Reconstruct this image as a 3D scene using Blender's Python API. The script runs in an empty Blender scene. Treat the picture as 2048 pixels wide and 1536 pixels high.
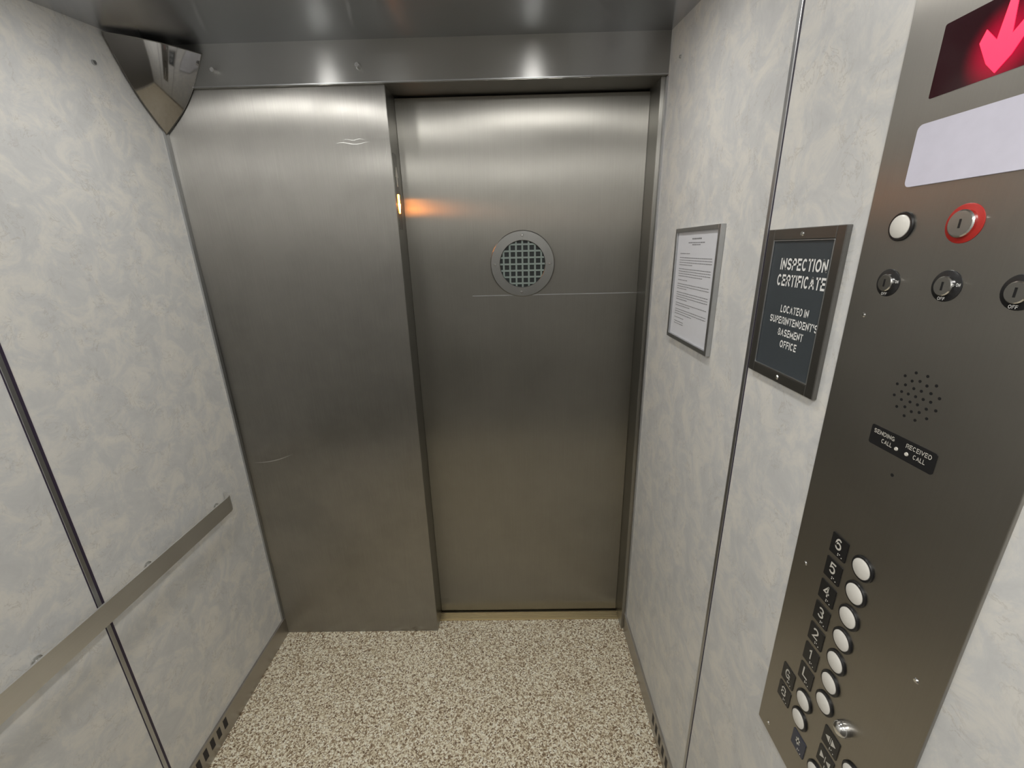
import bpy, bmesh, math, random
from mathutils import Matrix, Vector
random.seed(4)
C = bpy.context.scene.collection
PI = math.pi

# ------------------------------------------------------------------ dimensions (metres)
XL, XR = -1.077, 0.464          # side walls
YF, YD, YB = 1.476, 1.577, -0.42  # front panel plane, door plane, back wall
HH, HC = 2.130, 2.240           # header bottom / header top
EYE = 1.649

# ------------------------------------------------------------------ materials
def new_mat(name):
    m = bpy.data.materials.new(name); m.use_nodes = True
    nt = m.node_tree
    return m, nt, nt.nodes['Principled BSDF']
def N(nt, t, **kw):
    n = nt.nodes.new(t)
    for k, v in kw.items(): setattr(n, k, v)
    return n
def L(nt, a, b): nt.links.new(a, b)
def plain(name, col, rough=0.5, metal=0.0, emit=None, es=0.0, vary=0.06):
    m, nt, p = new_mat(name)
    tc = N(nt, 'ShaderNodeTexCoord'); no = N(nt, 'ShaderNodeTexNoise'); no.inputs['Scale'].default_value = 60
    L(nt, tc.outputs['Object'], no.inputs['Vector'])
    r = N(nt, 'ShaderNodeValToRGB')
    a = [max(0, c*(1-vary)) for c in col]; b = [min(1, c*(1+vary)) for c in col]
    r.color_ramp.elements[0].color = (*a, 1); r.color_ramp.elements[1].color = (*b, 1)
    L(nt, no.outputs['Fac'], r.inputs['Fac']); L(nt, r.outputs['Color'], p.inputs['Base Color'])
    p.inputs['Roughness'].default_value = rough; p.inputs['Metallic'].default_value = metal
    if emit:
        p.inputs['Emission Color'].default_value = (*emit, 1); p.inputs['Emission Strength'].default_value = es
    return m
def brushed(name, col, rough, aniso, spread, smudge=0.06, grain=0.02, dent=0.0, cvar=.05):
    """brushed steel; 'spread' = world direction in which highlights smear (across the grain)"""
    m, nt, p = new_mat(name)
    tc = N(nt, 'ShaderNodeTexCoord')
    mp = N(nt, 'ShaderNodeMapping')
    mp.inputs['Scale'].default_value = [700 if abs(s) > .5 else 6 for s in spread]
    L(nt, tc.outputs['Object'], mp.inputs['Vector'])
    g = N(nt, 'ShaderNodeTexNoise'); g.inputs['Scale'].default_value = 1; g.inputs['Detail'].default_value = 2
    L(nt, mp.outputs['Vector'], g.inputs['Vector'])
    s = N(nt, 'ShaderNodeTexNoise'); s.inputs['Scale'].default_value = 3.1; s.inputs['Detail'].default_value = 4.0
    s.inputs['Roughness'].default_value = .55
    L(nt, tc.outputs['Object'], s.inputs['Vector'])
    mr = N(nt, 'ShaderNodeMapRange'); mr.inputs['From Min'].default_value = .3; mr.inputs['From Max'].default_value = .7
    mr.inputs['To Min'].default_value = rough-smudge; mr.inputs['To Max'].default_value = rough+smudge
    L(nt, s.outputs['Fac'], mr.inputs['Value']); L(nt, mr.outputs['Result'], p.inputs['Roughness'])
    r = N(nt, 'ShaderNodeValToRGB')
    r.color_ramp.elements[0].color = (*[c*(1-cvar) for c in col], 1); r.color_ramp.elements[1].color = (*[min(1, c*(1+cvar)) for c in col], 1)
    r.color_ramp.elements[0].position = .35; r.color_ramp.elements[1].position = .65
    mg = N(nt, 'ShaderNodeMath', operation='MULTIPLY'); mg.inputs[1].default_value = .2; L(nt, g.outputs['Fac'], mg.inputs[0])
    ms = N(nt, 'ShaderNodeMath', operation='MULTIPLY_ADD'); ms.inputs[1].default_value = .8
    L(nt, s.outputs['Fac'], ms.inputs[0]); L(nt, mg.outputs[0], ms.inputs[2])
    L(nt, ms.outputs[0], r.inputs['Fac']); L(nt, r.outputs['Color'], p.inputs['Base Color'])
    p.inputs['Metallic'].default_value = 1
    if aniso > 0:
        p.inputs['Anisotropic'].default_value = aniso
        cx = N(nt, 'ShaderNodeCombineXYZ')
        for i in range(3): cx.inputs[i].default_value = spread[i]
        L(nt, cx.outputs[0], p.inputs['Tangent'])
    b = N(nt, 'ShaderNodeBump'); b.inputs['Strength'].default_value = grain; b.inputs['Distance'].default_value = .001
    L(nt, g.outputs['Fac'], b.inputs['Height'])
    if dent:
        s2 = N(nt, 'ShaderNodeTexNoise'); s2.inputs['Scale'].default_value = 2.4; s2.inputs['Detail'].default_value = .5
        L(nt, tc.outputs['Object'], s2.inputs['Vector'])
        b2 = N(nt, 'ShaderNodeBump'); b2.inputs['Strength'].default_value = 1; b2.inputs['Distance'].default_value = dent
        L(nt, s2.outputs['Fac'], b2.inputs['Height']); L(nt, b2.outputs['Normal'], b.inputs['Normal'])
    L(nt, b.outputs['Normal'], p.inputs['Normal'])
    return m
def laminate(name, k=1.0):
    m, nt, p = new_mat(name)
    tc = N(nt, 'ShaderNodeTexCoord')
    a = N(nt, 'ShaderNodeTexNoise'); a.inputs['Scale'].default_value = 13; a.inputs['Detail'].default_value = 10
    a.inputs['Roughness'].default_value = .70; a.inputs['Distortion'].default_value = .6
    L(nt, tc.outputs['Object'], a.inputs['Vector'])
    r = N(nt, 'ShaderNodeValToRGB'); e = r.color_ramp.elements
    e[0].position = .34; e[0].color = (.61*k, .615*k, .615*k, 1)
    e[1].position = .67; e[1].color = (.79*k, .77*k, .72*k, 1)
    x = e.new(.47); x.color = (.66*k, .665*k, .66*k, 1)
    x = e.new(.55); x.color = (.73*k, .72*k, .69*k, 1)
    L(nt, a.outputs['Fac'], r.inputs['Fac'])
    f = N(nt, 'ShaderNodeTexNoise'); f.inputs['Scale'].default_value = 23; f.inputs['Detail'].default_value = 7
    f.inputs['Distortion'].default_value = 1.0; f.inputs['Roughness'].default_value = .62
    L(nt, tc.outputs['Object'], f.inputs['Vector'])
    fr = N(nt, 'ShaderNodeValToRGB'); e = fr.color_ramp.elements
    e[0].position = .480; e[0].color = (0, 0, 0, 1); e[1].position = .520; e[1].color = (0, 0, 0, 1)
    x = e.new(.5); x.color = (1, 1, 1, 1)
    L(nt, f.outputs['Fac'], fr.inputs['Fac'])
    k2 = N(nt, 'ShaderNodeTexNoise'); k2.inputs['Scale'].default_value = 15; k2.inputs['Detail'].default_value = 3
    L(nt, tc.outputs['Object'], k2.inputs['Vector'])
    kr = N(nt, 'ShaderNodeValToRGB'); kr.color_ramp.elements[0].position = .48; kr.color_ramp.elements[1].position = .60
    L(nt, k2.outputs['Fac'], kr.inputs['Fac'])
    mu = N(nt, 'ShaderNodeMath', operation='MULTIPLY'); L(nt, fr.outputs['Color'], mu.inputs[0]); L(nt, kr.outputs['Color'], mu.inputs[1])
    mu2 = N(nt, 'ShaderNodeMath', operation='MULTIPLY'); L(nt, mu.outputs[0], mu2.inputs[0]); mu2.inputs[1].default_value = .5
    mx = N(nt, 'ShaderNodeMix', data_type='RGBA')
    L(nt, mu2.outputs[0], mx.inputs['Factor']); L(nt, r.outputs['Color'], mx.inputs['A'])
    mx.inputs['B'].default_value = (.46*k, .43*k, .385*k, 1)
    L(nt, mx.outputs['Result'], p.inputs['Base Color'])
    p.inputs['Roughness'].default_value = .42
    b = N(nt, 'ShaderNodeBump'); b.inputs['Strength'].default_value = .04; b.inputs['Distance'].default_value = .001
    L(nt, f.outputs['Fac'], b.inputs['Height']); L(nt, b.outputs['Normal'], p.inputs['Normal'])
    return m
def terrazzo():
    m, nt, p = new_mat('speckled_floor')
    tc = N(nt, 'ShaderNodeTexCoord')
    w = N(nt, 'ShaderNodeTexNoise'); w.inputs['Scale'].default_value = 150; w.inputs['Detail'].default_value = 1
    L(nt, tc.outputs['Object'], w.inputs['Vector'])
    mx = N(nt, 'ShaderNodeMix', data_type='VECTOR'); mx.inputs['Factor'].default_value = .008
    L(nt, tc.outputs['Object'], mx.inputs['A']); L(nt, w.outputs['Color'], mx.inputs['B'])
    v = N(nt, 'ShaderNodeTexVoronoi', feature='F1'); v.inputs['Scale'].default_value = 235
    L(nt, mx.outputs['Result'], v.inputs['Vector'])
    sp = N(nt, 'ShaderNodeSeparateColor'); L(nt, v.outputs['Color'], sp.inputs[0])
    r = N(nt, 'ShaderNodeValToRGB'); r.color_ramp.interpolation = 'CONSTANT'; e = r.color_ramp.elements
    cols = [(0, (.19, .125, .07)), (.12, (.34, .25, .155)), (.28, (.52, .43, .29)), (.46, (.72, .64, .47)), (.64, (.88, .815, .65)), (.84, (.97, .94, .81))]
    e[0].position = 0; e[0].color = (*cols[0][1], 1); e[1].position = cols[1][0]; e[1].color = (*cols[1][1], 1)
    for q, c in cols[2:]:
        x = e.new(q); x.color = (*c, 1)
    L(nt, sp.outputs[0], r.inputs['Fac']); L(nt, r.outputs['Color'], p.inputs['Base Color'])
    p.inputs['Roughness'].default_value = .42
    return m
def halo_window(cy, cz):  # dark screen glass with the arrow's red halo painted in as emission
    m, nt, p = new_mat('painted_halo_glass')
    tc = N(nt, 'ShaderNodeTexCoord')
    mp = N(nt, 'ShaderNodeMapping', vector_type='POINT'); mp.inputs['Location'].default_value = (-.46, -cy, -cz)
    L(nt, tc.outputs['Object'], mp.inputs['Vector'])
    ln = N(nt, 'ShaderNodeVectorMath', operation='LENGTH'); L(nt, mp.outputs['Vector'], ln.inputs[0])
    mr = N(nt, 'ShaderNodeMapRange'); mr.interpolation_type = 'SMOOTHSTEP'
    mr.inputs['From Min'].default_value = .004; mr.inputs['From Max'].default_value = .042
    mr.inputs['To Min'].default_value = .60; mr.inputs['To Max'].default_value = .012
    L(nt, ln.outputs['Value'], mr.inputs['Value']); L(nt, mr.outputs['Result'], p.inputs['Emission Strength'])
    p.inputs['Emission Color'].default_value = (1, .0, .06, 1)
    p.inputs['Base Color'].default_value = (.012, .002, .005, 1); p.inputs['Roughness'].default_value = .15
    return m

M = {}
M['door'] = brushed('steel_door', (.365, .355, .325), .38, 1.0, (1, 0, 0), .05, .01, .0016, .10)
M['panel'] = brushed('steel_panel', (.39, .38, .355), .41, 1.0, (1, 0, 0), .09, .01, .0032, .18)
M['return'] = brushed('steel_return', (.34, .335, .31), .30, .8, (0, 1, 0), .02, .01, 0, .03)
M['header'] = brushed('steel_header', (.38, .38, .37), .36, 1.0, (0, 0, 1), .01, .003, 0, .02)
M['ceil'] = brushed('steel_ceiling', (.56, .57, .60), .19, 1.0, (0, 1, 0), .01, .003, 0, .02)
M['cop'] = brushed('steel_control', (.385, .37, .34), .37, .7, (0, 1, 0), .03, .02)
M['rail'] = brushed('steel_rail', (.80, .80, .79), .38, 0, (0, 0, 1), .04, .02)
M['base'] = brushed('steel_kick', (.44, .42, .39), .36, 0, (0, 0, 1), .04, .02)
M['ring'] = brushed('steel_ring', (.27, .27, .26), .33, 0, (1, 0, 0), .02, .01)
M['alu'] = plain('aluminium_trim', (.50, .51, .52), .35, 1)
M['scuff'] = plain('scuffed_steel', (.62, .62, .60), .5, 1)
M['dark'] = plain('dark_gap', (.02, .018, .022), .6)
M['purple'] = plain('dark_reveal', (.035, .025, .05), .5)
M['sill'] = brushed('brass_sill', (.50, .43, .29), .38, 0, (0, 1, 0), .04, .02)
M['lam'] = laminate('pale_laminate')
M['back'] = laminate('darkened_laminate', .8)  # same laminate, toned down to darken what the door reflects
M['rear'] = plain('added_dark_panel', (.17, .165, .155), .45)  # dark tone of the panel added for the door's reflection
M['floor'] = terrazzo()
M['black'] = plain('black_plastic', (.014, .014, .015), .3)
M['white'] = plain('white_paint', (.88, .88, .86), .5)
M['cap'] = plain('button_cap', (.66, .64, .59), .3, 0, (.9, .88, .8), .06)
M['chrome'] = plain('chrome', (.78, .78, .77), .16, 1)
M['red'] = plain('red_plastic', (.42, .02, .014), .4, 0)
M['lamp'] = plain('diffuser', (.60, .59, .68), .4, 0, (.80, .78, .95), .08)
M['paper'] = plain('paper', (.70, .71, .75), .5, vary=.02)
M['ink'] = plain('ink', (.22, .22, .23), .7)
M['slate'] = plain('slate_sign', (.050, .060, .068), .4)
M['signframe'] = brushed('sign_frame', (.25, .245, .235), .36, 0, (0, 0, 1), .03, .02)
M['lanternplate'] = brushed('lantern_plate', (.22, .215, .20), .36, 0, (0, 0, 1), .03, .02)
M['orange'] = plain('orange_light', (1, .5, .1), .4, 0, (1, .30, .03), 50)
M['dimarrow'] = plain('unlit_arrow', (.62, .60, .54), .4)
M['redled'] = plain('red_led', (1, .05, .1), .4, 0, (1, .008, .055), 1.7)
M['haloglass'] = halo_window(.472, EYE+.172)
M['mirror'] = plain('mirror_steel', (.34, .335, .33), .07, 1, vary=.02)
M['mesh'] = plain('wire_guard', (.20, .245, .225), .5, .1)
M['glassdark'] = plain('dark_glass', (.006, .010, .010), .6)
M['light'] = plain('downlight_lens', (1, 1, 1), .5, 0, (1, .98, .94), 160)
M['light2'] = plain('downlight_lens_rear', (1, 1, 1), .5, 0, (1, .98, .94), 118)
M['blue'] = plain('blue_plate', (.03, .038, .065), .3)

# ------------------------------------------------------------------ mesh helpers
def box(bm, x0, x1, y0, y1, z0, z1, bev=0):
    r = bmesh.ops.create_cube(bm, size=1)
    vs = r['verts']
    bmesh.ops.scale(bm, vec=(abs(x1-x0), abs(y1-y0), abs(z1-z0)), verts=vs)
    bmesh.ops.translate(bm, vec=((x0+x1)/2, (y0+y1)/2, (z0+z1)/2), verts=vs)
    if bev:
        es = list({e for v in vs for e in v.link_edges})
        bmesh.ops.bevel(bm, geom=es, offset=bev, segments=2, affect='EDGES', profile=.6)
def MX(x, y, z):      # local frame of something mounted on the right wall: local x -> -Y, y -> Z, z -> -X
    m = Matrix(((0, 0, -1, x), (-1, 0, 0, y), (0, 1, 0, z), (0, 0, 0, 1))); return m
def MF(x, y, z):      # mounted on the front wall: local x -> X, y -> Z, z -> -Y
    return Matrix(((1, 0, 0, x), (0, 0, -1, y), (0, 1, 0, z), (0, 0, 0, 1)))
def MLW(x, y, z):     # facing +X : local x -> Y, y -> Z, z -> +X
    return Matrix(((0, 0, 1, x), (1, 0, 0, y), (0, 1, 0, z), (0, 0, 0, 1)))
def lathe(bm, mat, prof, seg=32):
    """prof: list of (r, z) in the local frame"""
    rings = []
    for r, z in prof:
        if r < 1e-6: rings.append([bm.verts.new(mat @ Vector((0, 0, z)))])
        else: rings.append([bm.verts.new(mat @ Vector((r*math.cos(2*PI*i/seg), r*math.sin(2*PI*i/seg), z))) for i in range(seg)])
    for a, b in zip(rings, rings[1:]):
        for i in range(seg):
            j = (i+1) % seg
            if len(a) == 1 and len(b) == 1: continue
            if len(a) == 1: bm.faces.new((a[0], b[i], b[j]))
            elif len(b) == 1: bm.faces.new((a[i], a[j], b[0]))
            else: bm.faces.new((a[i], a[j], b[j], b[i]))
def prism(bm, mat, pts, d0, d1):
    lo = [bm.verts.new(mat @ Vector((p[0], p[1], d0))) for p in pts]
    hi = [bm.verts.new(mat @ Vector((p[0], p[1], d1))) for p in pts]
    bm.faces.new(hi); bm.faces.new(lo[::-1])
    n = len(pts)
    for i in range(n): bm.faces.new((lo[i], lo[(i+1) % n], hi[(i+1) % n], hi[i]))
def rrect(w, h, r, n=5):
    out = []
    for cx, cy, a0 in ((w/2-r, h/2-r, 0), (-w/2+r, h/2-r, PI/2), (-w/2+r, -h/2+r, PI), (w/2-r, -h/2+r, 1.5*PI)):
        for i in range(n+1):
            a = a0+PI/2*i/n; out.append((cx+r*math.cos(a), cy+r*math.sin(a)))
    return out
def obj(name, bm, mat, parent=None, smooth=False):
    bmesh.ops.recalc_face_normals(bm, faces=bm.faces)
    me = bpy.data.meshes.new(name); bm.to_mesh(me); bm.free()
    me.materials.append(mat)
    if smooth:
        for p in me.polygons: p.use_smooth = True
        try: me.set_sharp_from_angle(angle=math.radians(35))
        except Exception: pass
    o = bpy.data.objects.new(name, me); C.objects.link(o)
    if parent:
        o.parent = parent
        if parent.type == 'EMPTY': o.matrix_parent_inverse = Matrix.Translation(-parent.location)
    return o
def BM(): return bmesh.new()
def boxo(name, mat, *a, parent=None, bev=0):
    b = BM(); box(b, *a, bev=bev); return obj(name, b, mat, parent)
def thing(name, label, cat, loc, group=None):
    o = bpy.data.objects.new(name, None); C.objects.link(o); o.location = loc; o.empty_display_size = .05
    o['label'] = label; o['category'] = cat
    if group: o['group'] = group
    return o
def struct(o, label=None, cat=None):
    o['kind'] = 'structure'
    if label: o['label'] = label
    if cat: o['category'] = cat
    return o
# ---- plain bold lettering drawn with thick strokes
def arc(cx, cy, rx, ry, a0, a1, n=12):
    return [(cx+rx*math.cos(math.radians(a0+(a1-a0)*i/n)), cy+ry*math.sin(math.radians(a0+(a1-a0)*i/n))) for i in range(n+1)]
P_ = [[(0, 0), (0, 1)], [(0, 1), (.55, 1)]+arc(.6, .74, .4, .26, 90, -90)[1:]+[(0, .48)]]
GL = {
 'I': (.19, [[(.5, 0), (.5, 1)]]),
 'N': (.80, [[(0, 0), (0, 1)], [(0, 1), (1, 0)], [(1, 0), (1, 1)]]),
 'S': (.76, [arc(.5, .75, .5, .25, 15, 270)+arc(.5, .25, .5, .25, 90, -165)[1:]]),
 'P': (.74, P_), 'R': (.80, P_+[[(.5, .48), (1, 0)]]),
 'E': (.70, [[(1, 1), (0, 1), (0, 0), (1, 0)], [(0, .52), (.92, .52)]]),
 'F': (.66, [[(1, 1), (0, 1), (0, 0)], [(0, .52), (.88, .52)]]),
 'C': (.82, [arc(.5, .5, .5, .5, 42, 318, 18)]),
 'G': (.86, [arc(.5, .5, .5, .5, 42, 345, 18), [(.55, .44), (1, .44), (1, .05)]]),
 'T': (.72, [[(0, 1), (1, 1)], [(.5, 1), (.5, 0)]]),
 'A': (.88, [[(0, 0), (.5, 1)], [(.5, 1), (1, 0)], [(.2, .3), (.8, .3)]]),
 'L': (.64, [[(0, 1), (0, 0), (1, 0)]]),
 'O': (.90, [arc(.5, .5, .5, .5, 0, 360, 24)]),
 'D': (.82, [[(0, 1), (.45, 1)]+arc(.45, .5, .55, .5, 90, -90, 14)[1:]+[(0, 0)], [(0, 0), (0, 1)]]),
 'U': (.80, [[(0, 1), (0, .35)]+arc(.5, .35, .5, .35, 180, 360, 12)[1:]+[(1, 1)]]),
 'M': (.98, [[(0, 0), (0, 1)], [(0, 1), (.5, .1)], [(.5, .1), (1, 1)], [(1, 1), (1, 0)]]),
 'B': (.78, [[(0, 0), (0, 1)], [(0, 1), (.5, 1)]+arc(.55, .76, .38, .24, 90, -90)[1:]+[(0, .52)], [(.5, .52)]+arc(.57, .26, .43, .26, 90, -90)[1:]+[(0, 0)]]),
 'V': (.80, [[(0, 1), (.5, 0)], [(.5, 0), (1, 1)]]),
 "'": (.19, [[(.5, 1), (.5, .7)]]), ' ': (.22, []),
 '1': (.48, [[(0, .76), (.75, 1), (.75, 0)]]),
 '2': (.68, [arc(.5, .72, .5, .28, 165, -35)+[(0, 0), (1, 0)]]),
 '3': (.68, [arc(.48, .76, .45, .24, 155, -90)+arc(.48, .26, .52, .26, 90, -155)[1:]]),
 '4': (.72, [[(.75, 0), (.75, 1)], [(.75, 1), (0, .3), (1, .3)]]),
 '5': (.68, [[(.95, 1), (.15, 1), (.05, .52)]+arc(.5, .33, .5, .33, 125, -150)]),
 '6': (.70, [arc(.5, .31, .5, .31, 0, 360, 18), arc(.55, .5, .55, .5, 50, 180)+[(0, .31)]]),
 '*': (.60, [[(.5, .1), (.5, .9)], [(.1, .3), (.9, .7)], [(.1, .7), (.9, .3)]]),
}
def ribbon(bm, put, pts, t, closed=False):
    n = len(pts); L_, R_s = [], []
    V = [Vector(p) for p in pts]
    for i in range(n):
        a = V[i-1] if i > 0 else (V[-2] if closed else None)
        c = V[i+1] if i < n-1 else (V[1] if closed else None)
        d0 = (V[i]-a).normalized() if a is not None else None
        d1 = (c-V[i]).normalized() if c is not None else None
        if d0 is None: d0 = d1
        if d1 is None: d1 = d0
        n0 = Vector((-d0.y, d0.x)); n1 = Vector((-d1.y, d1.x)); m_ = (n0+n1)
        if m_.length < 1e-6: m_ = n0
        m_.normalize(); k = min(1/max(m_.dot(n0), .35), 1.9)
        L_.append(V[i]+m_*t/2*k); R_s.append(V[i]-m_*t/2*k)
    for i in range(n-1):
        bm.faces.new([bm.verts.new(put(p)) for p in (L_[i], L_[i+1], R_s[i+1], R_s[i])])
def text_into(bm, mat, s, cx, cy, w, h, bold=.18, d=.0004):
    """glyphs are drawn one unit tall, then squeezed into w x h"""
    gap = .17; tot = sum(GL[c][0] for c in s)+gap*(len(s)-1); t = bold; x = 0
    put = lambda p: mat @ Vector((cx+(p.x/tot-.5)*w, cy+(p.y-.5)*h, d))
    for c in s:
        gw, strokes = GL[c]
        for st in strokes:
            pts = [(x+(t/2+(gw-t)*px if gw > t*1.2 else gw/2), t/2+(1-t)*py) for px, py in st]
            closed = len(st) > 8 and (Vector(st[0])-Vector(st[-1])).length < 1e-4
            if not closed:
                src = list(pts)
                for e0, e1 in ((0, 1), (-1, -2)):
                    dv = (Vector(src[e0])-Vector(src[e1])).normalized()*t/2
                    if abs(dv.x) < 1e-6 or abs(dv.y) < 1e-6: pts[e0] = (pts[e0][0]+dv.x, pts[e0][1]+dv.y)
                    elif len(st) == 2: pts[e0] = (pts[e0][0]+dv.x*.8, pts[e0][1]+dv.y*.8)
            ribbon(bm, put, pts, t, closed)
        x += gw+gap

# ------------------------------------------------------------------ the room shell
struct(boxo('floor', M['floor'], XL-.03, XR+.03, YB, 1.529, -.03, 0), 'speckled beige and brown chip floor', 'floor')
struct(boxo('wall_left', M['lam'], XL-.03, XL, YB, YF, 0, 2.30), 'pale marbled laminate wall on the left', 'wall')
struct(boxo('wall_right', M['lam'], XR, XR+.03, YB, YF, 0, 2.30), 'pale marbled laminate wall carrying the control panel', 'wall')
wb = struct(boxo('wall_back', M['back'], XL-.03, XR+.03, YB-.03, YB, 0, 2.30), 'rear wall of the lift car', 'wall')
boxo('added_dark_panel', M['rear'], XL+.05, XR-.05, YB, YB+.008, .12, 1.80, parent=wb, bev=.002)  # unseen panel added to put a dark band into the door's reflection
# front: fixed steel panel with its return
wf = struct(boxo('wall_front', M['panel'], XL, -.384, YF, 1.560, 0, HH+.02, bev=.0015), 'fixed brushed steel front panel left of the door', 'wall')
boxo('return_plate', M['return'], -.3845, -.3835, YF+.002, 1.600, 0, HH, parent=wf)
def scuff(pts, w):
    b = BM(); n = len(pts)
    for i in range(n-1):
        w0 = w*math.sin(PI*i/(n-1))+.0002; w1 = w*math.sin(PI*(i+1)/(n-1))+.0002
        (x0, z0), (x1, z1) = pts[i], pts[i+1]; y = YF-.0004
        b.faces.new([b.verts.new(v) for v in ((x0, y, z0-w0/2), (x1, y, z1-w1/2), (x1, y, z1+w1/2), (x0, y, z0+w0/2))])
    obj('scuff_mark', b, M['scuff'], wf)
scuff([(-1.05+.165*i/12, .868+.036*(i/12)**2.2) for i in range(13)], .0034)
scuff([(-.556+.11*i/8, 1.974+.003*math.sin(i)) for i in range(9)], .0022)
scuff([(-.53+.07*i/8, 1.984+.002*math.sin(i*1.3)) for i in range(9)], .0014)
scuff([(-.405+.012*i/8, 1.92+.05*i/8) for i in range(9)], .0015)
# right jamb
b = BM(); box(b, .447, XR+.03, YF, 1.640, 0, HH+.02, bev=.001)
jb = struct(obj('trim_1', b, M['door']), 'narrow brushed steel jamb right of the door', 'jamb')
boxo('return_plate', M['return'], .4465, .4475, YF+.002, 1.600, 0, HH, parent=jb)
# backing behind door
struct(boxo('trim_2', M['dark'], -.3835, .4465, 1.625, 1.640, 0, HH), 'dark shaft face behind the door edges', 'backing')
# header band
hd = BM(); box(hd, XL, XR, 1.466, 1.640, HH, HC+.02)
hd = struct(obj('trim_3', hd, M['header']), 'brushed steel header band above the door', 'header')
boxo('soffit_plate', M['return'], XL+.001, XR-.001, 1.467, 1.600, HH-.0015, HH+.0005, parent=hd)
b = BM(); box(b, XL+.001, XR-.001, 1.464, 1.4662, HH, HH+.003); obj('edge_lip', b, M['alu'], hd)
for x, z in ((-.880, 2.170), (-.452, 2.172)):
    b = BM(); lathe(b, MF(x, 1.466, z), [(0, .016), (.006, .016), (.0075, .012), (.008, 0)], 16)
    obj('screw', b, M['chrome'], hd, True)
# sloping front apron of ceiling + ceiling
b = BM()
prism(b, Matrix(((0, 0, 1, 0), (1, 0, 0, 0), (0, 1, 0, 0), (0, 0, 0, 1))), [(1.476, HC), (1.476, HC+.05), (1.14, HC+.05), (1.14, 2.200)], XL, XR)
struct(obj('trim_4', b, M['ceil']), 'dark polished steel canopy edge over the header', 'canopy')
struct(boxo('ceiling', M['ceil'], XL, XR, YB, 1.14, 2.205, 2.30), 'steel ceiling of the lift car', 'ceiling')
# corner trims of the laminate
struct(boxo('trim_5', M['alu'], XL, XL+.007, 1.460, 1.4745, .088, 2.236), 'thin aluminium strip in the left front corner', 'trim')
struct(boxo('trim_6', M['alu'], XR-.006, XR, 1.462, 1.4745, .088, 2.125), 'thin aluminium strip in the right front corner', 'trim')
# vertical joints
def joint(n, x, s, y, label, gap=.006):
    b = BM(); box(b, x, x+s*.003, y-.012, y-.002, .088, 2.2, bev=.0008)
    o = struct(obj('trim_%d' % n, b, M['alu']), label, 'trim')
    b = BM(); box(b, x, x+s*.001, y-.002, y-.002+gap, .088, 2.2); obj('shadow_gap', b, M['purple'], o)
    b = BM(); box(b, x, x+s*.001, y-.0135, y-.012, .088, 2.2); obj('shadow_gap', b, M['purple'], o)
joint(7, XL, 1, .846, 'grey metal joint strip with dark reveal on the left wall', .008)
joint(8, XR, -1, .830, 'grey metal joint strip on the right wall beside the certificate sign', .003)
joint(9, XL, 1, .19, 'rear joint strip of the left wall')
joint(10, XR, -1, .19, 'rear joint strip of the right wall')
# kick plates with vent slots
def kick(name, x, s, label):
    b = BM(); box(b, x, x+s*.008, YB, YF, 0, .088, bev=.001)
    o = struct(obj(name, b, M['base']), label, 'baseboard')
    for i in range(9):
        y = 1.053-.033*i
        b = BM(); box(b, x+s*.0078, x+s*.0085, y-.0085, y+.0085, .036, .076)
        obj('vent_slot', b, M['dark'], o)
kick('baseboard_left', XL, 1, 'steel kick plate with vent slots below the handrail')
kick('baseboard_right', XR, -1, 'steel kick plate with vent slots under the notices')
# wall screws
b = BM(); lathe(b, MLW(XL, 1.276, 2.13), [(0, .005), (.005, .005), (.006, 0)], 14); obj('screw', b, M['alu'], bpy.data.objects['wall_left'], True)
b = BM(); lathe(b, MX(XR, 1.372, 2.14), [(0, .004), (.0035, .004), (.0045, 0)], 14); obj('screw', b, M['alu'], bpy.data.objects['wall_right'], True)

# sill
b = BM(); box(b, -.3835, .4465, 1.529, 1.625, -.02, .002)
for i in range(5): box(b, -.3835, .4465, 1.532+i*.009, 1.537+i*.009, .002, .005)
sl = obj('door_sill', b, M['sill']); sl['label'] = 'grooved brass-coloured threshold strip at the foot of the sliding door'; sl['category'] = 'door sill'

# ------------------------------------------------------------------ the door
b = BM(); box(b, -.3833, .4463, YD, YD+.03, .012, 2.122, bev=.002)
door = struct(obj('door_1', b, M['door']), 'brushed steel sliding lift door with a round barred porthole', 'door')
px_, pz = .026, EYE-.0527
b = BM(); lathe(b, MF(px_, YD, pz), [(.081, 0), (.081, .006), (.0825, .0075), (.1125, .0075), (.1155, .005), (.116, 0)], 64)
obj('porthole_ring', b, M['ring'], door)
b = BM(); lathe(b, MF(px_, YD, pz), [(0, .0004), (.082, .0004), (.082, 0)], 48)
obj('porthole_glass', b, M['glassdark'], door)
b = BM()
R_ = .081
for i in range(-3, 4):
    c = i*.0225; h = math.sqrt(R_**2-c*c)
    box(b, px_+c-.0031, px_+c+.0031, YD-.0025, YD-.001, pz-h, pz+h)
    box(b, px_-h, px_+h, YD-.0033, YD-.002, pz+c-.0031, pz+c+.0031)
obj('wire_guard', b, M['mesh'], door)
for a in (0, PI, -PI/2*1.03, PI/2):
    b = BM(); lathe(b, MF(px_+.0985*math.cos(a), YD-.0075, pz+.0985*math.sin(a)), [(0, .003), (.003, .003), (.005, 0)], 12)
    obj('screw', b, M['chrome'], door, True)
b = BM(); box(b, -.16, .446, YD-.0008, YD, EYE-.1640, EYE-.1612)
obj('seam_line', b, M['alu'], door)

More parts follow.
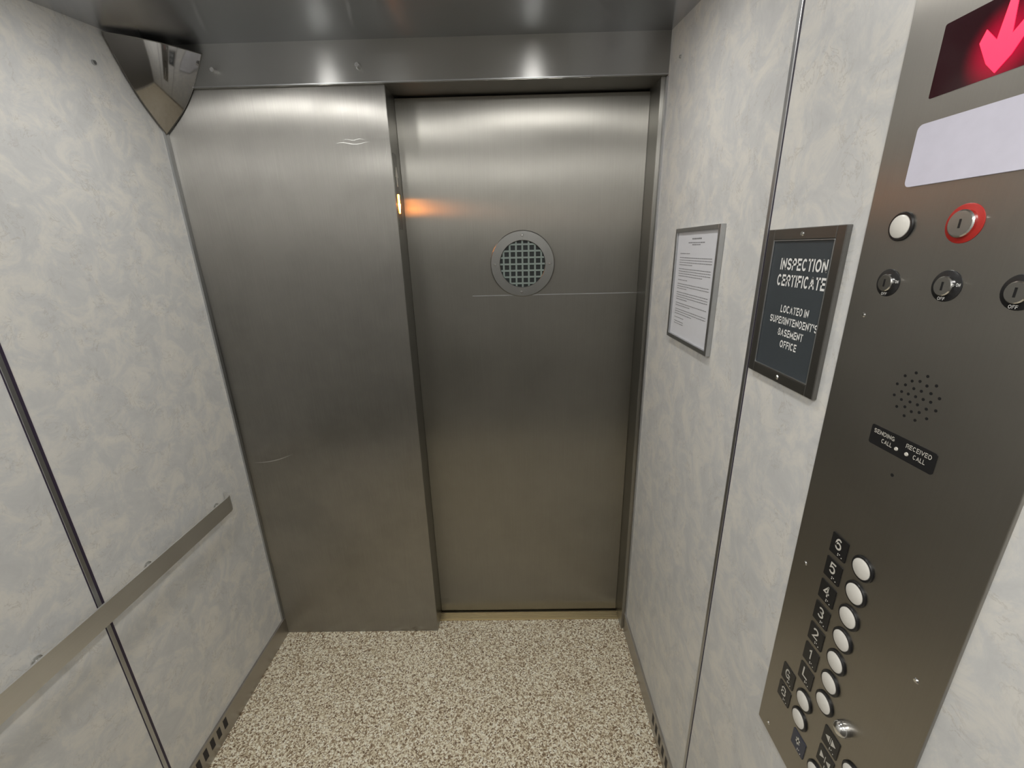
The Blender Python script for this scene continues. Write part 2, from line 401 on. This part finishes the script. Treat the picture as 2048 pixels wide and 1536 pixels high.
# ------------------------------------------------------------------ lantern in the return
FX = -.3835
t = thing('direction_lantern', 'narrow plate in the panel edge with a glowing orange down arrow', 'indicator light', (FX, 1.515, EYE+.08))
b = BM(); prism(b, MLW(FX, 1.512, EYE+.185), rrect(.040, .230, .004), -.0008, .0015); obj('faceplate', b, M['lanternplate'], t)
def arrow(up, cy, cz, w=.026, h=.058):
    s = 1 if up else -1
    pts = [(0, s*h/2), (-w/2, s*h*-.02), (-w*.2, s*h*-.02), (-w*.2, -s*h/2), (w*.2, -s*h/2), (w*.2, s*h*-.02), (w/2, s*h*-.02)]
    b = BM(); prism(b, MLW(FX+.0015, cy, cz), pts, 0, .002); return b
obj('down_arrow', arrow(False, 1.509, EYE+.150), M['orange'], t)['label'] = 'lit orange down arrow'
obj('up_arrow', arrow(True, 1.509, EYE+.232), M['dimarrow'], t)['label'] = 'unlit up arrow'

# ------------------------------------------------------------------ convex corner mirror
t = thing('corner_mirror', 'triangular convex security mirror in the upper left corner', 'mirror', (XL, YF, 2.01))
O = Vector((XL+.0075, 1.4655, 2.214))
ax = [Vector((.160, 0, 0)), Vector((0, -.145, 0)), Vector((0, 0, -.205))]
def mp_(u, v, w, k=.32, off=0):
    n = math.sqrt(u*u+v*v+w*w)
    q = [c*(1-k)+c/n*k for c in (u, v, w)]
    return O+ax[0]*q[0]+ax[1]*q[1]+ax[2]*q[2]
n = 20; b = BM(); vv = {}
for i in range(n+1):
    for j in range(n+1-i):
        vv[i, j] = b.verts.new(mp_(i/n, j/n, (n-i-j)/n))
for i in range(n):
    for j in range(n-i):
        b.faces.new((vv[i, j], vv[i+1, j], vv[i, j+1]))
        if i+j < n-1: b.faces.new((vv[i+1, j], vv[i+1, j+1], vv[i, j+1]))
obj('mirror_face', b, M['mirror'], t, True)
def tube(bm, pts, r, seg=8):
    prev = None
    for k, p in enumerate(pts):
        d = (pts[min(k+1, len(pts)-1)]-pts[max(k-1, 0)]).normalized()
        a = d.orthogonal().normalized(); c = d.cross(a)
        ring = [bm.verts.new(p+(a*math.cos(2*PI*i/seg)+c*math.sin(2*PI*i/seg))*r) for i in range(seg)]
        if prev:
            s = min(range(seg), key=lambda q: (ring[q].co-prev[0].co).length)
            ring = ring[s:]+ring[:s]
            for i in range(seg): bm.faces.new((prev[i], prev[(i+1) % seg], ring[(i+1) % seg], ring[i]))
        prev = ring
for e in range(3):
    b = BM(); pts = []
    for i in range(n+1):
        f = i/n; uvw = [0, 0, 0]; uvw[e] = f; uvw[(e+1) % 3] = 1-f
        pts.append(mp_(*uvw))
    tube(b, pts, .0013); obj('rim', b, M['lanternplate'], t, True)

# ------------------------------------------------------------------ handrail
t = thing('handrail', 'flat brushed steel handrail along the left wall', 'handrail', (XL, .5, .77))
b = BM()
path = [(-1.036, YB+.1)] + [(-1.036, y) for y in (.2, .8, 1.285)]
for i in range(1, 9):
    a = PI/2*i/8; path.append((-1.072+.036*math.cos(a), 1.285+.040*math.sin(a)))
zb, zt = .774, .832
secs = []
for k, (x, y) in enumerate(path):
    p = Vector((x, y, 0)); q0 = Vector((*path[max(0, k-1)], 0)); q1 = Vector((*path[min(len(path)-1, k+1)], 0))
    d = (q1-q0).normalized(); nn = Vector((-d.y, d.x, 0))*.005
    secs.append([b.verts.new((p.x, p.y, zb)), b.verts.new((p.x+nn.x, p.y+nn.y, zb)), b.verts.new((p.x+nn.x, p.y+nn.y, zt)), b.verts.new((p.x, p.y, zt))])
for s0, s1 in zip(secs, secs[1:]):
    for i in range(4): b.faces.new((s0[i], s0[(i+1) % 4], s1[(i+1) % 4], s1[i]))
b.faces.new(secs[0]); b.faces.new(secs[-1][::-1])
obj('rail_bar', b, M['rail'], t)
for y in (1.275, .985, .69, .395, .10):
    b = BM(); lathe(b, MLW(XL, y, .804), [(0, .0005), (.012, .0005), (.012, .003), (.007, .005), (.007, .0355), (0, .0355)], 20)
    obj('standoff', b, M['chrome'], t, True)

# ------------------------------------------------------------------ framed notice
t = thing('framed_notice', 'silver framed white paper notice nearest the door', 'framed notice', (XR, 1.11, EYE-.26))
def frame(bm, x, y0, y1, z0, z1, w, d):
    box(bm, x-d, x, y0, y0+w, z0, z1, bev=.0012); box(bm, x-d, x, y1-w, y1, z0, z1, bev=.0012)
    box(bm, x-d, x, y0+w, y1-w, z1-w, z1, bev=.0012); box(bm, x-d, x, y0+w, y1-w, z0, z0+w, bev=.0012)
ny0, ny1, nz0, nz1 = .985, 1.255, EYE-.257, EYE+.043
b = BM(); frame(b, XR, ny0, ny1, nz0, nz1, .011, .012); obj('frame', b, M['alu'], t)
pp = boxo('paper_sheet', M['paper'], XR-.006, XR, ny0+.011, ny1-.011, nz0+.011, nz1-.011, parent=t)
mat = MX(XR-.0063, (ny0+ny1)/2, 0); ztop = nz1-.03
def words(b, x0, x1, z, h):
    x = x0
    while x < x1:
        w = random.uniform(.004, .012); w = min(w, x1-x)
        if w > .001: prism(b, mat, [(x, z), (x+w, z), (x+w, z+h), (x, z+h)], 0, .0002)
        x += w+.0022
b = BM(); words(b, -.028, .028, ztop, .0032); words(b, -.05, .05, ztop-.009, .002); words(b, -.025, .025, ztop-.014, .002)
obj('printed_heading', b, M['ink'], pp)
z = ztop-.036; b = BM()
for nl in (1, 0, 4, 0, 4, 0, 1, 0, 3, 0, 4, 0, 2, 0, 3, 0, 1, 0, 1, 1):
    if nl == 0: z -= .0045; continue
    for k in range(nl):
        words(b, -.10, (-.035 if nl == 1 else .10) if k < nl-1 or nl == 1 else random.uniform(-.04, .06), z, .0015); z -= .0062
obj('printed_text', b, M['ink'], pp)

# ------------------------------------------------------------------ inspection sign
t = thing('certificate_sign', 'dark steel framed sign reading INSPECTION CERTIFICATE', 'sign', (XR, .71, EYE-.235))
sy0, sy1, sz0, sz1 = .617, .803, EYE-.234, EYE+.022
b = BM(); frame(b, XR, sy0, sy1, sz0, sz1, .018, .008); obj('frame', b, M['signframe'], t)
b = BM(); frame(b, XR-.005, sy0+.018, sy1-.018, sz0+.018, sz1-.018, .0020, .0033); obj('inner_edge', b, M['alu'], t)
sp = boxo('sign_panel', M['slate'], XR-.0055, XR, sy0+.017, sy1-.017, sz0+.017, sz1-.017, parent=t)
for s, cz, w, h in (('INSPECTION', -.0345, .114, .0190), ('CERTIFICATE', -.0610, .119, .0190), ('LOCATED IN', -.1080, .072, .0125),
                    ("SUPERINTENDENT'S", -.1275, .124, .0125), ('BASEMENT', -.1470, .066, .0125), ('OFFICE', -.1665, .044, .0125)):
    b = BM(); text_into(b, MX(XR-.0057, .699, EYE), s, 0, cz, w, h, .185)
    obj('text_line', b, M['white'], sp)
for z in (sz0+.009, sz1-.009):
    b = BM(); lathe(b, MX(XR-.008, .71, z), [(0, .0015), (.003, .0015), (.0042, 0)], 12); obj('screw', b, M['chrome'], t, True)

# ------------------------------------------------------------------ car operating panel
t = thing('control_panel', 'tall brushed steel lift control panel with floor buttons and red display', 'control panel', (XR, .463, .77))
PXX = XR-.004
b = BM(); box(b, PXX, XR, .337, .589, .770, 2.02, bev=.001); obj('faceplate', b, M['cop'], t)
# display
b = BM(); prism(b, MX(PXX, .4635, EYE+.181), rrect(.155, .068, .002), 0, .0006); dsp = obj('display_screen', b, M['haloglass'], t)
b = BM(); m_ = MX(PXX-.0006, .474, EYE+.178)
prism(b, m_, [(-.003, .034), (.003, .034), (.0065, .000), (.019, .013), (.023, .003), (.011, -.018), (0, -.029), (-.011, -.018), (-.023, .003), (-.019, .013), (-.0065, .000)], 0, .0006)
obj('down_arrow', b, M['redled'], dsp)['label'] = 'red glowing down arrow'
b = BM(); prism(b, MX(PXX, .4635, EYE+.090), rrect(.158, .064, .006), 0, .003); obj('lamp_diffuser', b, M['lamp'], t)
def push(y, z, r=.016, label=None):
    b = BM(); lathe(b, MX(PXX, y, z), [(r, 0), (r, .002), (r*.94, .003), (r*.82, .003), (r*.80, .0005)], 32)
    o = obj('push_button', b, M['black'], t, True)
    b = BM(); lathe(b, MX(PXX, y, z), [(r*.79, .0005), (r*.79, .0035), (r*.68, .0048), (0, .0052)], 32)
    obj('button_cap', b, M['cap'], o, True)
    if label: o['label'] = label
    return o
push(.535, EYE+.015, .0165, 'pale button with dark ring beside the red switch')
def key(y, z, r, ring, texts, label=None, kc=.62):
    b = BM(); lathe(b, MX(PXX, y, z), [(0, .0012), (r*.94, .0012), (r, .0006), (r, 0)], 32)
    o = obj('key_switch', b, ring, t, True)
    rc = r*kc
    b = BM(); lathe(b, MX(PXX-.0012, y, z), [(rc, 0), (rc, .003), (rc*.9, .004), (0, .004)], 28); obj('key_cylinder', b, M['chrome'], o, True)
    b = BM(); prism(b, MX(PXX-.0052, y, z), [(-.001, -.0045), (.001, -.0045), (.001, .0045), (-.001, .0045)], 0, .0003); obj('key_slot', b, M['black'], o)
    for s, dx, dz, w, h in texts:
        b = BM(); text_into(b, MX(PXX-.0013, y, z), s, dx, dz, w, h, .16, .0003); obj('lettering', b, M['white'], o)
    if label: o['label'] = label
key(.462, EYE+.0145, .0195, M['red'], (), 'key switch in a red ring', .70)
for y, z in ((.535, 1.599), (.462, 1.601), (.393, 1.601)):
    key(y, z, .0165, M['black'], [('OFF', -.001, -.0132, .008, .0034), ('ON', .0132, .002, .0045, .0034)])
# speaker grille
b = BM(); m_ = MX(PXX, .461, 1.476)
for k, rr in ((1, 0), (6, .0095), (12, .0185), (12, .0275)):
    for i in range(k):
        a = 2*PI*(i+.5*(rr > .02))/k
        lathe(b, m_ @ Matrix.Translation((rr*math.cos(a), rr*math.sin(a), 0)), [(0, .0003), (.0018, .0003), (.0018, 0)], 10)
obj('speaker_grille', b, M['black'], t)
b = BM(); prism(b, MX(PXX, .4615, 1.411), rrect(.088, .026, .003), 0, .0008); lp = obj('label_plate', b, M['black'], t)
for s, x, z, w in (('SENDING', -.024, .006, .030), ('CALL', -.018, -.003, .015), ('RECEIVED', .023, .006, .032), ('CALL', .026, -.003, .015)):
    b = BM(); text_into(b, MX(PXX-.0008, .4615, 1.411), s, x, z, w, .0055, .15, .0003); obj('lettering', b, M['dimarrow'], lp)
for x in (-.004, .010):
    b = BM(); lathe(b, MX(PXX-.0008, .4615, 1.411) @ Matrix.Translation((x, -.004, 0)), [(0, .0012), (.002, .001), (.0024, 0)], 12)
    obj('signal_lamp', b, M['dimarrow'], lp, True)
b = BM(); lathe(b, MX(PXX, .462, 1.373), [(0, .0003), (.0022, .0003), (.0022, 0)], 12); obj('microphone_hole', b, M['black'], t)
for y, z in ((.561, 1.5555), (.561, 1.155), (.365, 1.157), (.365, 1.5555), (.561, .79)):
    b = BM(); lathe(b, MX(PXX, y, z), [(0, .0012), (.0022, .0014), (.0034, 0)], 12); obj('screw', b, M['chrome'], t, True)
def plate(y, z, ch, mat=None, w=.030, h=.033):
    b = BM(); prism(b, MX(PXX, y, z), rrect(w, h, .0015), 0, .0012); o = obj('label_plate', b, mat or M['black'], t)
    b = BM(); m_ = MX(PXX-.0012, y, z)
    if ch in '<>':
        for s in (-1, 1):
            tip = s if ch == '<' else -s
            prism(b, m_, [(s*.006-tip*.004, .002-.006), (s*.006-tip*.004, .002+.006), (s*.006+tip*.004, .002)], 0, .0003)
        prism(b, m_, [(-.0005, -.004), (.0005, -.004), (.0005, .008), (-.0005, .008)], 0, .0003)
    else:
        text_into(b, m_, ch, -.001, .0035, .0115 if ch not in '1' else .007, .018, .15, .0003)
    for i in range(4):
        lathe(b, m_ @ Matrix.Translation((.0015+.003*(i % 2)+(.004 if i > 2 else 0), -.0100-.0028*(i//2), 0)), [(0, .0006), (.0008, .0003), (.0009, 0)], 6)
    obj('numeral', b, M['dimarrow'], o)
for i, ch in enumerate('654321L'):
    z = 1.229-.0418*i
    push(.4645, z, .0175); plate(.508, z, ch)
for i, z in enumerate((.934, .893)):
    push(.499, z, .0175); plate(.541, z, 'GB'[i]); push(.396, z, .0175); plate(.4385, z, '<>'[i])
push(.447, .849, .0175); plate(.4895, .849, '*', M['blue'])
b = BM(); lathe(b, MX(PXX, .425, .983), [(.0115, 0), (.0115, .004), (.0095, .010), (.0055, .0135), (0, .0145)], 28)
obj('chrome_knob', b, M['chrome'], t, True)

# ------------------------------------------------------------------ downlights in the ceiling
for y in (1.05, -.05):
    for x in (-.69, .08):
        rl = .038 if y > .5 else .08
        d = thing('downlight', 'round downlight set into the steel ceiling', 'downlight', (x, y, 2.19), 'ceiling downlights')
        dn = Matrix(((1, 0, 0, x), (0, -1, 0, y), (0, 0, -1, 2.205), (0, 0, 0, 1)))
        b = BM(); lathe(b, dn, [(rl+.001, 0), (rl+.002, .010), (rl+.007, .012), (rl+.014, .005), (rl+.016, 0)], 40); obj('bezel', b, M['chrome'], d, True)
        b = BM(); lathe(b, dn, [(0, .016), (rl*.6, .0145), (rl-.001, .007), (rl, .002)], 40); obj('lens', b, M['light' if y > .5 else 'light2'], d, True)

# ------------------------------------------------------------------ world and camera
w = bpy.data.worlds.new('World'); bpy.context.scene.world = w; w.use_nodes = True
w.node_tree.nodes['Background'].inputs[0].default_value = (.01, .01, .01, 1)
bpy.context.scene.view_settings.view_transform = 'Standard'
cam = bpy.data.cameras.new('camera'); co = bpy.data.objects.new('camera', cam); C.objects.link(co)
cam.sensor_width = 36; cam.lens = 36*840/2048; cam.clip_start = .02
fwd = Vector((-.01327, .9520, -.3061)).normalized()
right = Vector((.99973, .0068, -.02223)); right = (right-fwd*right.dot(fwd)).normalized()
up = right.cross(fwd)
Mw = Matrix((right, up, -fwd)).transposed().to_4x4(); Mw.translation = (0, 0, EYE)
co.matrix_world = Mw
bpy.context.scene.camera = co
